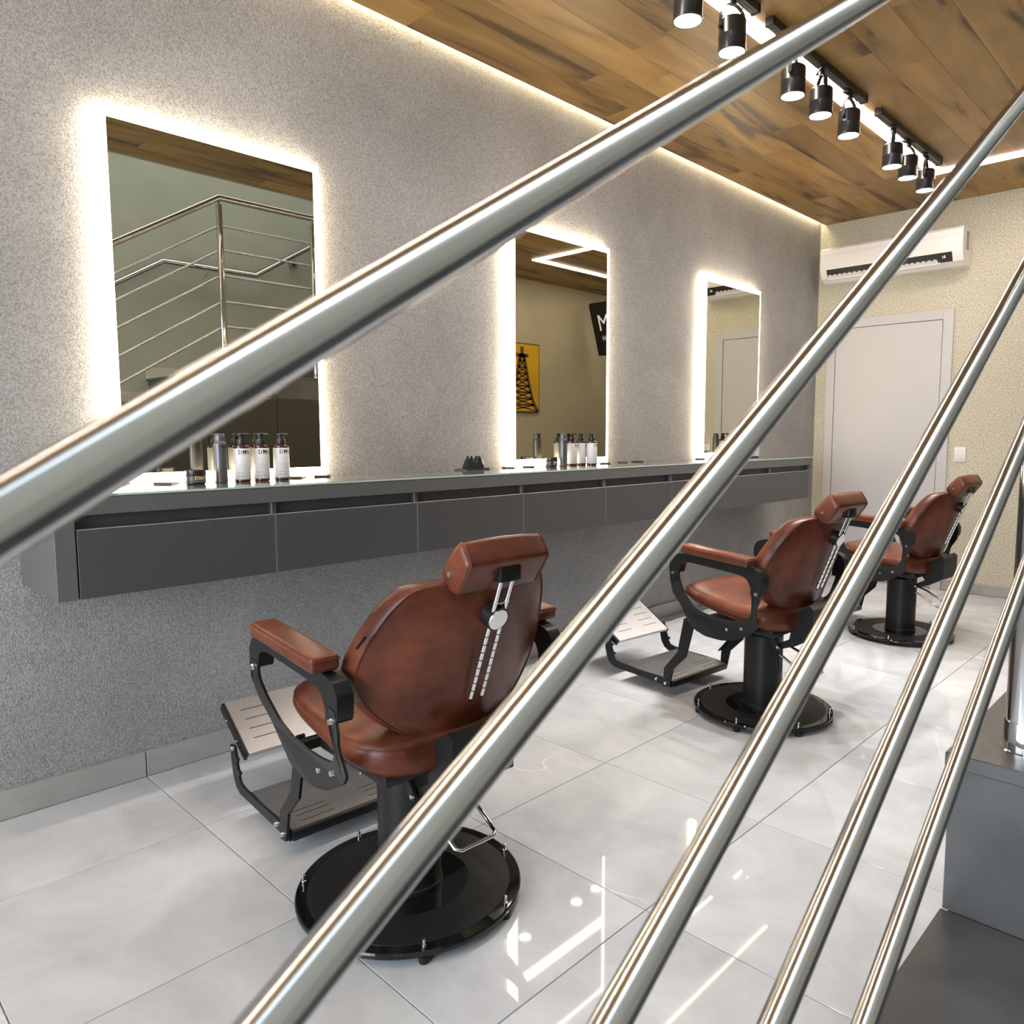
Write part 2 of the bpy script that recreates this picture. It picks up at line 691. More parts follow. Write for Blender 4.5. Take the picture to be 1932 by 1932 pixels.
# ------------------------------------------------------------------ walls
struct(obj('wall_left', B(WX - .12, WX, YB, YF + .1, 0, 3.1), 'wall_gray', smooth=False))
struct(obj('wall_back', B(WX - .12, -0.50, YF, YF + .12, 0, 3.1), 'wall_beige', smooth=False))
bm = bmesh.new()
add_box(bm, RX, RX + .12, YB, 5.0, 0, 5.2)
struct(obj('wall_right', bm, 'wall_paint', smooth=False))
struct(obj('wall_corridor_right', B(0.61, RX + .12, 5.0, 9.0, 0, 5.2), 'wall_corr', smooth=False))
struct(obj('wall_corridor_left', B(-0.62, -0.50, YF + .12, 9.0, 0, 3.1), 'wall_paint', smooth=False))
struct(obj('wall_end', B(-0.62, 0.8, 9.0, 9.12, 0, 3.1), 'wall_paint', smooth=False))
bm = bmesh.new()
add_box(bm, SX - .02, SX + .08, YB, 5.0, 2.905, 5.2)
add_box(bm, SX + .08, RX, 4.9, 5.0, 2.905, 5.2)
struct(obj('wall_stairwell', bm, 'wall_paint', smooth=False))
bm = bmesh.new()
add_box(bm, WX - .12, RX + .12, YB - .12, YB, 0, 0.25)
add_box(bm, WX - .12, RX + .12, YB - .12, YB, 2.75, 5.2)
add_box(bm, WX - .12, -2.65, YB - .12, YB, 0.25, 2.75)
add_box(bm, 0.7, RX + .12, YB - .12, YB, 0.25, 2.75)
struct(obj('wall_front', bm, 'wall_paint', smooth=False))
bm = bmesh.new()
for x in (-2.65, -1.55, -0.43, 0.66):
    add_box(bm, x, x + .05, YB - .09, YB - .03, 0.25, 2.75)
add_box(bm, -2.65, 0.71, YB - .09, YB - .03, 0.25, 0.31)
add_box(bm, -2.65, 0.71, YB - .09, YB - .03, 2.69, 2.75)
win = struct(obj('window_1', bm, 'frame_metal', smooth=False))
for x in (-2.6, -1.5, -0.38):
    obj('pane', B(x, x + 1.05, YB - .065, YB - .057, 0.31, 2.69), 'window_glass', win, smooth=False)

# ------------------------------------------------------------------ timber ceiling
bm = bmesh.new()
add_box(bm, WX + .04, SX - .02, YB, 5.0, ZC + .012, ZC + .10)
add_box(bm, WX + .04, -0.50, 5.0, YF, ZC + .012, ZC + .10)
add_box(bm, -0.50, 0.61, 5.0, 9.0, ZC + .012, ZC + .10)
add_box(bm, WX - .02, WX + .04, YB, YF, ZC + .06, ZC + .10)
ce = struct(obj('ceiling', bm, 'slab', smooth=False))
PW, PL = 0.19, 1.28
pm = {}


def plank(x0, x1, y0, y1):
    key = (round(x1 - x0, 3), round(y1 - y0, 3))
    if key not in pm:
        hx, hy = (x1 - x0) / 2 - .0003, (y1 - y0) / 2 - .0003
        o = obj('plank', B(-hx, hx, -hy, hy, 0, .012, bev=.0008, seg=1), 'wood', ce, smooth=False)
        pm[key] = o
    else:
        o = pm[key].copy()
        COL.objects.link(o)
        o.parent = ce
    o.location = ((x0 + x1) / 2, (y0 + y1) / 2, ZC)


x = WX + .04
k = 0
rnd = random.Random(3)
while x < 0.61 - .01:
    xe = x + PW
    ya, yb = YB, YF
    if x > -0.52:
        ya, yb = 5.0, 9.0
        xe = min(xe, 0.61)
    elif x + PW > SX - .02 - .005:
        xe = x + PW
    if x <= -0.52 and xe > SX - .02:
        xe = SX - .02
    spans = [(ya, yb)]
    if -0.52 < x < SX - .03:
        spans = [(YB, 9.0)]
        if xe > SX - .02:
            xe = SX - .02
    for (a, b_) in spans:
        y = a - rnd.random() * PL
        while y < b_:
            p0, p1 = max(a, y), min(b_, y + PL)
            if p1 - p0 > .02:
                plank(x, xe, p0, p1)
            y += PL
    x = xe
    k += 1
# whitewash LED hidden in the slot between ceiling and mirror wall
cv = obj('cove_light', B(WX + .006, WX + .032, YB + .05, YF - .03, ZC + .035, ZC + .05), 'cove', smooth=False)
tag(cv, 'warm LED line hidden in the slot between wooden ceiling and gray wall', 'light')

# ------------------------------------------------------------------ baseboards
bbs = struct(obj('baseboard_left', B(WX, WX + .010, YB, YF, 0, .088), 'grout', smooth=False))
p0 = obj('tile', B(.0, .016, -.2945, .2945, 0.002, .09, bev=.001, seg=1), 'base_tile', bbs, smooth=False)
for i in range(-6, 10):
    t = p0 if i == -6 else p0.copy()
    if i > -6:
        COL.objects.link(t)
        t.parent = bbs
    t.location = (WX, 0.875 + TY * (i + .5) + .0, 0)
    if t.location.y + .3 > YF:
        t.scale = (1, .9, 1)
        t.location.y -= .04
bbb = struct(obj('baseboard_back', B(-1.70, -0.50, YF - .010, YF, 0, .078), 'grout', smooth=False))
for i, xx in enumerate((-1.40, -0.80)):
    obj('tile', B(xx - .298, xx + .298, YF - .016, YF - .001, .002, .08, bev=.001, seg=1), 'base_tile', bbb, smooth=False)

# ------------------------------------------------------------------ door in the far wall
bm = bmesh.new()
add_box(bm, -2.655, -2.585, YF - .022, YF, 0.0, 2.105, bev=.002)
add_box(bm, -1.780, -1.708, YF - .022, YF, 0.0, 2.105, bev=.002)
add_box(bm, -2.585, -1.780, YF - .022, YF, 2.033, 2.105, bev=.002)
dr = struct(obj('door_1', bm, 'door', smooth=False))
obj('door_gap', B(-2.585, -1.780, YF - .006, YF - .001, 0.012, 2.033), 'gap', dr, smooth=False)
obj('door_leaf', B(-2.581, -1.784, YF - .017, YF - .004, 0.012, 2.029, bev=.0015), 'door', dr, smooth=False)
sw = thing('light_switch', 'white light switch plate on the beige wall right of the door', 'switch', (-1.625, YF, 1.032))
obj('plate', B(-.038, .038, -.010, 0, -.055, .055, bev=.003), 'white_plastic', sw)
obj('rocker', B(-.012, .026, -.014, -.009, -.035, .035, bev=.002), 'label_white', sw)

# ------------------------------------------------------------------ air conditioner
ac = thing('air_conditioner', 'white split air conditioner high on the beige wall above the door', 'air conditioner', (-2.14, YF, 2.385))
W2 = 0.515
prof = [(0, 0.0), (-.115, 0.0), (-.165, .03), (-.195, .085), (-.205, .12), (-.205, .245), (-.19, .262), (-.02, .272), (0, .272)]
bm = bmesh.new()
add_prism(bm, prof, lambda a, b: Vector((-W2, a, b)), lambda a, b: Vector((W2, a, b)))
obj('body', bm, 'white_plastic', ac, angle=25)
bm = bmesh.new()
add_prism(bm, [(-.166, .031), (-.198, .094), (-.2005, .093), (-.170, .030)], lambda a, b: Vector((-W2 + .05, a, b)), lambda a, b: Vector((W2 - .07, a, b)))
obj('vent', bm, 'ac_dark', ac, smooth=False)
bm = bmesh.new()
n = 21
for i in range(n):
    xa = -W2 + .055 + i * .0385
    add_prism(bm, [(xa, 0), (xa + .0385, 0), (xa + .0385, .30), (xa + .0275, .50), (xa + .011, .50), (xa, .30)],
              lambda a, b: Vector((a, -.171 - .029 * b, .030 + .052 * b)), lambda a, b: Vector((a, -.176 - .029 * b, .028 + .052 * b)))
obj('louver', bm, 'louver', ac, smooth=False)
bm = bmesh.new()
add_prism(bm, [(-.164, .026), (-.168, .033), (-.178, .030), (-.172, .020)], lambda a, b: Vector((-W2 + .05, a, b)), lambda a, b: Vector((W2 - .15, a, b)))
obj('flap', bm, 'white_plastic', ac, smooth=False)
obj('seam', B(-W2 + .004, W2 - .004, -.2062, -.2045, .205, .2075), 'louver', ac, smooth=False)
dm = text_mesh('15', .026, 1.0, .0004)
for v in dm.vertices:
    v.co = Vector((W2 - .125 + v.co.x, -.1880 - .0006 - .49 * v.co.y, .0635 + .87 * v.co.y))
dm.materials.append(MAT['display'])
do = bpy.data.objects.new('display', dm)
COL.objects.link(do)
do.parent = ac
bm = bmesh.new()
add_box(bm, W2 - .0005, W2 + .0008, -.12, -.06, .11, .24)
obj('sticker', bm, 'ink_gray', ac, smooth=False)

# ------------------------------------------------------------------ wall-hung counter
CX = -2.358
CZ0, CZ1 = 0.727, 1.012
ct = thing('vanity_counter', 'long dark gray wall hung counter running under the three lit mirrors', 'counter', (WX, .55, CZ0))
def cpart(name, x0, x1, y0, y1, z0, z1, mat, bev=.0012, parent=ct):
    o = obj(name, B(x0 - WX + (.002 if x0 == WX else 0), x1 - WX, y0 - .55, y1 - .55, z0 - CZ0, z1 - CZ0, bev=bev, seg=1), mat, parent, smooth=False)
    return o
cpart('worktop', WX, CX, .553, 5.316, .962, CZ1, 'cab_lip')
cpart('end_panel', WX, CX, .553, .604, CZ0, .961, 'cab_lip')
cpart('end_panel', WX, CX, 5.264, 5.316, CZ0, .961, 'cab_lip')
cpart('recess', WX + .02, CX - .030, .605, 5.263, .90, .961, 'recess', bev=0)
gt = obj('glass_top', B(WX + .001, CX + .001, .556, 5.313, CZ1 + .0002, 1.0195, bev=.0012, seg=1), 'glass_top', smooth=False)
tag(gt, 'glossy glass sheet lying along the whole top of the gray counter', 'glass sheet')
obj('edge', B(CX + .0003, CX + .0016, .556, 5.313, CZ1 + .001, 1.0188), 'glass_edge', gt, smooth=False)
ords = ['first', 'second', 'third', 'fourth', 'fifth', 'sixth', 'seventh', 'eighth']
DW = (5.262 - .606) / 8
for i in range(8):
    y0 = .606 + DW * i
    y1 = y0 + DW
    where = ('at the near left end of the counter' if i == 0 else 'at the far right end of the counter' if i == 7 else
             '%s from the left end of the counter' % ords[i])
    dw = thing('drawer_unit', 'dark gray flat drawer unit under the worktop, ' + where, 'drawer', (WX, y0, CZ0), group='drawer units of the wall hung counter')
    obj('carcass', B(.01, CX - WX - .022, .002, DW - .002, .004, .17), 'recess', dw, smooth=False)
    obj('drawer_front', B(CX - WX - .019, CX - WX, .0018, DW - .0018, .0, .194, bev=.0009, seg=1), 'cabinet', dw, smooth=False)
    obj('edge_strip', B(CX - WX - .019, CX - WX - .0004, .002, DW - .002, .194, .1952), 'edge', dw, smooth=False)
    obj('edge_strip', B(CX - WX - .019, CX - WX - .0003, DW - .0018, DW - .0004, .0, .194), 'edge', dw, smooth=False)
    if i:
        obj('divider', B(CX - WX - .028, CX - WX - .010, -.009, .009, .196, .2335), 'cabinet', dw, smooth=False)
        obj('edge_strip', B(CX - WX - .0098, CX - WX - .0088, -.009, -.006, .196, .2335), 'edge', dw, smooth=False)

# ------------------------------------------------------------------ lit mirrors
MW, MH, MZ = 0.715, 1.125, 1.057
for i, (y0, lab) in enumerate(((.845, 'large backlit mirror nearest the camera reflecting the stair railing'),
                               (2.640, 'middle backlit mirror reflecting the yellow picture and black screen'),
                               (4.395, 'farthest backlit mirror beside the corner reflecting the white door'))):
    mi = thing('backlit_mirror', lab, 'mirror', (WX, y0, MZ), group='backlit mirrors on the gray wall')
    obj('glass', B(.043, .048, 0, MW, 0, MH), 'mirror', mi, smooth=False)
    obj('mirror_back', B(.0405, .0428, .001, MW - .001, .001, MH - .001), 'steel', mi, smooth=False)
    bm = bmesh.new()
    e = .030
    for (a, b_, c, d) in ((-e, .03, -e, MH + e), (MW - .03, MW + e, -e, MH + e), (.03, MW - .03, -e, .03), (.03, MW - .03, MH - .03, MH + e)):
        add_box(bm, .006, .038, a, b_, c, d)
    obj('light_frame', bm, 'halo', mi, smooth=False)
    obj('back_box', B(.001, .036, .031, MW - .031, .031, MH - .031), 'white_plastic', mi, smooth=False)

# ------------------------------------------------------------------ ceiling strip light and tracks
ls = thing('led_strip', 'pinkish white LED line set in the wooden ceiling turning a corner', 'strip light', (-1.69, 0, ZC))
def lpart(x0, x1, y0, y1):
    obj('diffuser', B(x0 + 1.69, x1 + 1.69, y0, y1, -.006, -.0004, bev=.001, seg=1), 'strip', ls, smooth=False)
lpart(-1.698, -1.626, YB + .3, 5.49)
lpart(-1.626, -0.163, 5.42, 5.49)
lpart(-0.163, -0.092, 5.42, 8.6)

TXX = -1.573
where = ['nearest the camera', 'in the middle of the ceiling', 'farthest along the ceiling']
spots = [2.393, 2.700, 3.217, 3.498, 3.823, 4.422, 4.672, 4.979]
slab = ['upper left black spotlight cut by the top of the picture', 'black spotlight hanging just above the top steel rod',
        'left one of three spotlights on the middle track', 'middle one of three spotlights on the middle track', 'right one of three spotlights on the middle track',
        'left one of three spotlights on the farthest track', 'middle one of three spotlights on the farthest track', 'right spotlight of the farthest track beside the strip corner']
for i, (ya, yb) in enumerate(((1.87, 2.87), (3.00, 3.99), (4.20, 5.21))):
    tr = thing('light_track', 'black ceiling track for spotlights, the one ' + where[i], 'track', (TXX, ya, ZC), group='black light tracks on the ceiling')
    obj('channel', B(-.018, .018, 0, yb - ya, -.034, -.0005, bev=.002, seg=1), 'spot_body', tr)
    obj('slot', B(-.006, .006, .02, yb - ya - .02, -.0352, -.033), 'recess', tr, smooth=False)
    obj('end_cap', B(-.02, .02, -.012, .004, -.036, -.0003, bev=.002, seg=1), 'black', tr)
    obj('end_cap', B(-.02, .02, yb - ya - .004, yb - ya + .012, -.036, -.0003, bev=.002, seg=1), 'black', tr)


def make_spot():
    t = thing('spotlight', slab[0], 'spotlight', (TXX, spots[0], ZC), group='black track spotlights')
    bm = bmesh.new()
    add_lathe(bm, [(0, -.122), (.046, -.122), (.050, -.126), (.0515, -.132), (.0515, -.180), (.0520, -.181), (.0520, -.183), (.0515, -.184), (.0515, -.234), (.0535, -.236), (.0535, -.2415), (.048, -.2415), (.046, -.232), (0, -.232)], seg=40)
    obj('body', bm, 'spot_body', t)
    bm = bmesh.new()
    add_lathe(bm, [(0, -.2355), (.0455, -.2355), (.0455, -.233), (0, -.233)], seg=32)
    obj('lens', bm, 'lamp_face', t)
    bm = bmesh.new()
    pts = []
    for s in range(13):
        a = PI * s / 12
        pts.append((0, .058 * math.cos(a), -.118 + .052 * math.sin(a)))
    pts = [(0, .058, -.165)] + pts + [(0, -.058, -.165)]
    for p, q in zip(pts, pts[1:]):
        p = Vector(p)
        q = Vector(q)
        d = (q - p).normalized()
        n_ = Vector((0, -d.z, d.y)) * .0012
        vs = [bm.verts.new(pp + Vector((sx * .008, 0, 0)) + n_ * sn) for pp in (p, q) for sx in (-1, 1) for sn in (-1, 1)]
        for f in ((0, 1, 3, 2), (4, 6, 7, 5), (0, 4, 5, 1), (2, 3, 7, 6), (0, 2, 6, 4), (1, 5, 7, 3)):
            bm.faces.new([vs[ii] for ii in f])
    add_cyl(bm, (0, .050, -.158), (0, .064, -.158), .007)
    add_cyl(bm, (0, -.050, -.158), (0, -.064, -.158), .007)
    obj('yoke', bm, 'black', t, angle=50)
    bm = bmesh.new()
    add_cyl(bm, (0, 0, -.034), (0, 0, -.066), .013)
    add_box(bm, -.016, .016, -.045, .045, -.046, -.034, bev=.002)
    obj('adaptor', bm, 'black', t)
    bm = bmesh.new()
    add_tube(bm, [(.01, .012, -.05), (.02, .03, -.075), (.018, .028, -.10), (.012, .012, -.124)], .0022, seg=8)
    obj('cable', bm, 'ink', t)
    ld = bpy.data.lights.new('lamp', 'SPOT')
    ld.energy = SPOT_POWER
    ld.spot_size = math.radians(78)
    ld.spot_blend = 0.85
    ld.shadow_soft_size = 0.02
    ld.color = (1.0, 0.985, 0.97)
    lo = bpy.data.objects.new('lamp', ld)
    COL.objects.link(lo)
    lo.parent = t
    lo.location = (0, 0, -.246)
    return t


sp0 = make_spot()
for i, y in enumerate(spots):
    if i:
        dup(sp0, (TXX, y, ZC), (0.5, -.35, .2, .75, -.1, .4, -.3, .15)[i], slab[i])

# ------------------------------------------------------------------ barber chair
V0 = -0.055


def back_u(w_, v_, off):
    return -.19 - .313 * (w_ - .572) + 1.2 * v_ * v_ + off


def make_chair():
    ch = thing('barber_chair', '', 'barber chair')

    def P(name, bm, mat, smooth=True, angle=35, parent=ch):
        return obj(name, bm, mat, parent, smooth, angle)

    # base
    bm = bmesh.new()
    add_lathe(bm, [(0, .018), (.283, .018), (.287, .022), (.287, .030), (.284, .034), (0, .034)], seg=96)
    P('base_disc', bm, 'black_gloss')
    bm = bmesh.new()
    add_lathe(bm, [(.150, .0342), (.150, .0352), (.257, .0352), (.258, .0342)], seg=96)
    P('base_ring', bm, 'black_matte')
    for k_ in range(7):
        a = math.radians(50 + 360 / 7 * k_)
        c, s = .273 * math.cos(a), .273 * math.sin(a)
        bm = bmesh.new()
        add_lathe(bm, [(0, .034), (.006, .034), (.006, .040), (.0035, .041), (.0035, .050), (.0045, .051), (.0045, .055), (0, .057)], (c, s, 0), seg=12)
        st = P('stud', bm, 'chrome')
        bm = bmesh.new()
        add_lathe(bm, [(0, 0.0005), (.012, 0.0005), (.014, .010), (.014, .0181), (0, .0181)], (c, s, 0), seg=12)
        obj('foot', bm, 'black', st)
    bm = bmesh.new()
    add_lathe(bm, [(0, .0345), (.084, .0345), (.084, .046), (.080, .050), (.080, .345), (.070, .352), (0, .352)], seg=48)
    P('column', bm, 'black')
    bm = bmesh.new()
    add_prism(bm, rounded([(-.016, .19), (.016, .19), (.016, .305), (-.016, .305)], 4, .12),
              lambda a, b: Vector((-math.sqrt(.0803 ** 2 - a * a) - .0006, a, b)), lambda a, b: Vector((-math.sqrt(.0803 ** 2 - a * a) + .01, a, b)))
    P('slot', bm, 'slit', smooth=False)
    # pump pedal
    bm = bmesh.new()
    a0, a1 = .062, -.062
    pts = [(-.03, V0 + a0, .285), (-.10, V0 + a0, .262), (-.175, V0 + a0, .222), (-.205, V0 + a0, .205), (-.214, V0 + a0 - .012, .200),
           (-.214, V0 + a1 + .012, .200), (-.205, V0 + a1, .205), (-.175, V0 + a1, .222), (-.10, V0 + a1, .262), (-.03, V0 + a1, .285)]
    add_tube(bm, pts, .0055, seg=12)
    P('pump_pedal', bm, 'chrome', angle=60)

    # mechanism under the seat
    bm = bmesh.new()
    add_box(bm, -.13, .19, V0 - .20, V0 + .20, .372, .402, bev=.004)
    add_box(bm, -.06, .10, V0 - .09, V0 + .09, .345, .374, bev=.004)
    P('seat_frame', bm, 'black')
    br = [(-.14, .46), (-.17, .468), (-.225, .505), (-.242, .49), (-.240, .372), (-.17, .33), (-.100, .302), (-.086, .31), (-.09, .325), (-.14, .352), (-.148, .39)]
    for s in (-1, 1):
        bm = bmesh.new()
        add_prism(bm, br, lambda a, b, s=s: Vector((a, V0 + s * .086, b)), lambda a, b, s=s: Vector((a, V0 + s * .093, b)))
        p = P('back_bracket', bm, 'black', smooth=False)
        for (a, b, y) in ((-.165, .463, .0935), (-.100, .314, .1085), (-.095, .366, .0935)):
            bm = bmesh.new()
            add_cyl(bm, (a, V0 + s * y, b), (a, V0 + s * (y + .006), b), .007, .0055, seg=14)
            obj('bolt', bm, 'chrome', p)
    bm = bmesh.new()
    add_prism(bm, [(-.225, .503), (-.242, .488), (-.240, .372), (-.17, .331), (-.172, .338), (-.234, .377), (-.235, .486), (-.222, .497)],
              lambda a, b: Vector((a, V0 - .086, b)), lambda a, b: Vector((a, V0 + .086, b)))
    P('bracket_plate', bm, 'black', smooth=False)
    for s in (-1, 1):
        bm = bmesh.new()
        add_prism(bm, rounded([(.09, .352), (.08, .372), (-.005, .386), (-.055, .372), (-.098, .330), (-.108, .310), (-.098, .298), (-.078, .304), (-.045, .344), (0, .358)], 3, .3),
                  lambda a, b, s=s: Vector((a, V0 + s * .10, b)), lambda a, b, s=s: Vector((a, V0 + s * .108, b)))
        P('link_arm', bm, 'black', smooth=False)

    # seat cushion
    ol = []
    NN = 72
    for i in range(NN):
        t = 2 * PI * i / NN
        c, s = math.cos(t), math.sin(t)
        ex = 4.6 if c > 0 else 4.0
        r = (abs(c) ** ex + abs(s) ** ex) ** (-1 / ex)
        ol.append((.080 + .254 * r * c, .254 * r * s * (1 - .07 * max(0, c * r) ** 3 - .05 * max(0, -c * r) ** 4)))

    def seat_z(u, top):
        lo = .424 + .19 * u
        hi = .470 + .145 * u + .028 * max(0, -u / .17)
        return lo + (hi - lo) * top
    bm = bmesh.new()
    rings = []
    spec = [(.5, 0, 0), (.90, 0, .0), (.965, .02, .0), (.993, .18, 0), (1.012, .5, 0), (1.0, .86, 0), (.992, .93, -.001), (.985, .98, .002), (.955, 1.05, .006), (.86, 1.12, .011), (.65, 1.2, .012), (.35, 1.26, .010), (.1, 1.28, .009)]
    for sc_, tp, dz in spec:
        rr = []
        for (u, v) in ol:
            uu, vv = .080 + (u - .080) * sc_, v * sc_
            rr.append(bm.verts.new((uu, V0 + vv, seat_z(uu, tp) + dz)))
        rings.append(rr)
    for A_, B_ in zip(rings, rings[1:]):
        for i in range(NN):
            j = (i + 1) % NN
            bm.faces.new((A_[i], A_[j], B_[j], B_[i]))
    bm.faces.new(rings[-1])
    bm.faces.new(list(reversed(rings[0])))
    seat = P('seat', bm, 'leather', angle=70)
    bm = bmesh.new()
    add_tube(bm, [(.080 + (u - .080) * .997, V0 + v * .997, seat_z(.080 + (u - .080) * .997, .90) + .001) for u, v in ol], .0022, seg=6, closed=True)
    obj('piping', bm, 'leather', seat)

    # back cushion
    half = [(0, .451), (.065, .453), (.13, .480), (.178, .508), (.213, .539), (.241, .571), (.263, .61), (.276, .648), (.272, .690), (.258, .737), (.238, .785), (.222, .815), (.197, .846), (.172, .858), (.115, .863), (0, .866)]
    full = [(v, w_) for v, w_ in half] + [(-v, w_) for v, w_ in reversed(half[1:-1])]
    full = resample(chaikin(full, 2), 96)
    wc = .665
    bm = bmesh.new()
    rings = []
    # (scale, offset in u); rear first, then over the rim to the front
    spec = [(.15, -.012), (.45, -.011), (.72, -.008), (.88, -.004), (.955, -.001), (.978, .001), (.990, -.0005), (1.0, .004), (1.012, .018), (1.018, .036), (1.010, .052), (.985, .064), (.93, .072), (.75, .079), (.45, .084), (.15, .086)]
    for sc_, of in spec:
        rr = []
        for (v, w_) in full:
            vv = v * sc_
            ww = wc + (w_ - wc) * sc_
            rr.append(bm.verts.new((back_u(ww, vv, of), V0 + vv, ww)))
        rings.append(rr)
    n = len(full)
    for A_, B_ in zip(rings, rings[1:]):
        for i in range(n):
            j = (i + 1) % n
            bm.faces.new((A_[i], A_[j], B_[j], B_[i]))
    bm.faces.new(rings[-1])
    bm.faces.new(list(reversed(rings[0])))
    back = P('backrest', bm, 'leather', angle=80)
    bm = bmesh.new()
    add_tube(bm, [(back_u(wc + (w_ - wc) * .992, v * .992, -.0005), V0 + v * .992, wc + (w_ - wc) * .992) for v, w_ in full], .0022, seg=6, closed=True)
    obj('piping', bm, 'leather', back)
    bm = bmesh.new()
    for s in (1,):
        vv, ww = .262, .752
        q = []
        for (dv, dw) in ((0, 0), (.013, -.028), (.015, -.027), (.002, .001)):
            v_, w_ = vv + dv, ww + dw
            q.append(Vector((back_u(w_, v_, -.006), V0 + v_, w_)))
        A_ = [bm.verts.new(p) for p in q]
        B_ = [bm.verts.new(p + Vector((-.006, .010, .003))) for p in q]
        for i in range(4):
            j = (i + 1) % 4
            bm.faces.new((A_[i], A_[j], B_[j], B_[i]))
        bm.faces.new(A_)
        bm.faces.new(B_)
    obj('fabric_tag', bm, 'ink', back, smooth=False)

    # headrest
    hp = resample(chaikin([(-.296, .842), (-.299, .843), (-.338, .898), (-.345, .911), (-.343, .919), (-.322, .952), (-.314, .958), (-.302, .955), (-.262, .915), (-.240, .884), (-.246, .868), (-.270, .848)], 2), 56)
    hc = (-.295, .899)
    bm = bmesh.new()
    rings = []
    for v_, sc_ in ((-.121, .25), (-.1205, .6), (-.119, .86), (-.1145, .965), (-.106, 1.0), (-.06, 1.06), (0, 1.08), (.06, 1.06), (.106, 1.0), (.1145, .965), (.119, .86), (.1205, .6), (.121, .25)):
        rings.append([bm.verts.new((hc[0] + (a - hc[0]) * sc_, V0 + v_, hc[1] + (b - hc[1]) * sc_)) for a, b in hp])
    n = len(hp)
    for A_, B_ in zip(rings, rings[1:]):
        for i in range(n):
            j = (i + 1) % n
            bm.faces.new((A_[i], A_[j], B_[j], B_[i]))
    bm.faces.new(rings[-1])
    bm.faces.new(list(reversed(rings[0])))
    hr = P('headrest', bm, 'leather', angle=70)
    for s in (-1, 1):
        bm = bmesh.new()
        add_tube(bm, [(hc[0] + (a - hc[0]) * .985, V0 + s * .1125, hc[1] + (b - hc[1]) * .985) for a, b in hp], .0022, seg=6, closed=True)
        obj('piping', bm, 'leather', hr)
    bm = bmesh.new()
    add_cyl(bm, (-.282, V0 + .118, .886), (-.282, V0 + .127, .886), .0075, .006, seg=16)
    obj('knob', bm, 'chrome', hr)
    bm = bmesh.new()
    add_box(bm, -.343, -.312, V0 - .030, V0 + .030, .862, .896, bev=.003)
    obj('mount_plate', bm, 'black', hr)

    # slide rails behind the back
    lo, hi = Vector((-.212, 0, .566)), Vector((-.336, 0, .888))
    dr_ = (hi - lo).normalized()
    for s in (-1, 1):
        bm = bmesh.new()
        off = Vector((0, V0 + s * .0165, 0))
        add_cyl(bm, lo + off, hi + off, .0052, seg=14)
        add_cyl(bm, lo + off - dr_ * .01, lo + off, .0015, .0052, seg=14)
        ra = P('slide_rail', bm, 'chrome', angle=40)
        bm = bmesh.new()
        for k_ in range(8):
            c = lo + off + dr_ * (.022 + .0215 * k_)
            add_cyl(bm, c, c + dr_ * .0022, .0055, seg=14)
        obj('notch', bm, 'slit', ra, smooth=False)
    bm = bmesh.new()
    nrm = Vector((-dr_.z, 0, dr_.x))
    if nrm.x > 0:
        nrm = -nrm
    kc = Vector((-.29, V0, .770)) - nrm * .004
    add_cyl(bm, kc - nrm * .020, kc + nrm * .010, .030, seg=36)
    kb = P('clamp_knob', bm, 'black')
    bm = bmesh.new()
    add_cyl(bm, kc + nrm * .0102, kc + nrm * .0125, .0265, .0255, seg=36)
    obj('cap', bm, 'chrome', kb)
    bm = bmesh.new()
    for s in (-1, 1):
        add_box(bm, -.335, -.318, V0 + s * .0165 - .006, V0 + s * .0165 + .006, .868, .889, bev=.002)
    c = lo + dr_ * .26
    add_cyl(bm, c + Vector((0, V0 - .024, 0)), c + Vector((0, V0 + .024, 0)), .0028, seg=10)
    P('cross_bar', bm, 'chrome')

    # arms
    arch = [(.289, .600), (.289, .648), (.272, .676), (.217, .693), (-.102, .672), (-.146, .661), (-.167, .632), (-.164, .572), (-.110, .562), (-.112, .592), (-.096, .622), (-.066, .638), (.202, .658), (.231, .642), (.238, .603)]
    plate = [(.286, .622), (.284, .56), (.283, .512), (.25, .46), (.236, .41), (.191, .362), (.134, .344), (.052, .342), (-.014, .356), (-.083, .393), (-.120, .428), (-.122, .50), (-.150, .55), (-.160, .60), (-.115, .605), (-.112, .545), (-.098, .48), (-.062, .445), (.0, .436), (.075, .436), (.14, .446), (.19, .475), (.224, .53), (.236, .59), (.238, .622)]
    for s in (1, -1):
        vo = lambda b: .283 + .052 * min(1, max(0, (b - .40) / .18))
        bm = bmesh.new()
        add_prism(bm, rounded(plate, 2, .22), lambda a, b, s=s: Vector((a, V0 + s * (vo(b) - .004), b)), lambda a, b, s=s: Vector((a, V0 + s * (vo(b) + .003), b)))
        sp = P('side_plate', bm, 'black', smooth=False)
        for (a, b) in ((.266, .602), (-.136, .573), (.025, .395), (-.046, .412)):
            bm = bmesh.new()
            y = vo(b) + .003
            add_cyl(bm, (a, V0 + s * y, b), (a, V0 + s * (y + .006), b), .0085, .0065, seg=16)
            obj('bolt', bm, 'chrome', sp)
        bm = bmesh.new()
        add_prism(bm, rounded(arch, 3, .3), lambda a, b, s=s: Vector((a, V0 + s * .296, b)), lambda a, b, s=s: Vector((a, V0 + s * .336, b)))
        P('arm_frame', bm, 'black', angle=20)
        # padded armrest, a little higher in front
        bm = bmesh.new()
        add_box(bm, -.114, .212, -.034, .034, 0, .037, bev=.009, seg=3)
        for v in bm.verts:
            f = (v.co.x + .114) / .326
            v.co.z += .6738 + .0225 * f
            v.co.y += V0 + s * (.332)
        pd = P('armrest', bm, 'leather', angle=70)
        bm = bmesh.new()
        loop = [(-.1145, -.0345), (.2125, -.0345), (.2125, .0345), (-.1145, .0345)]
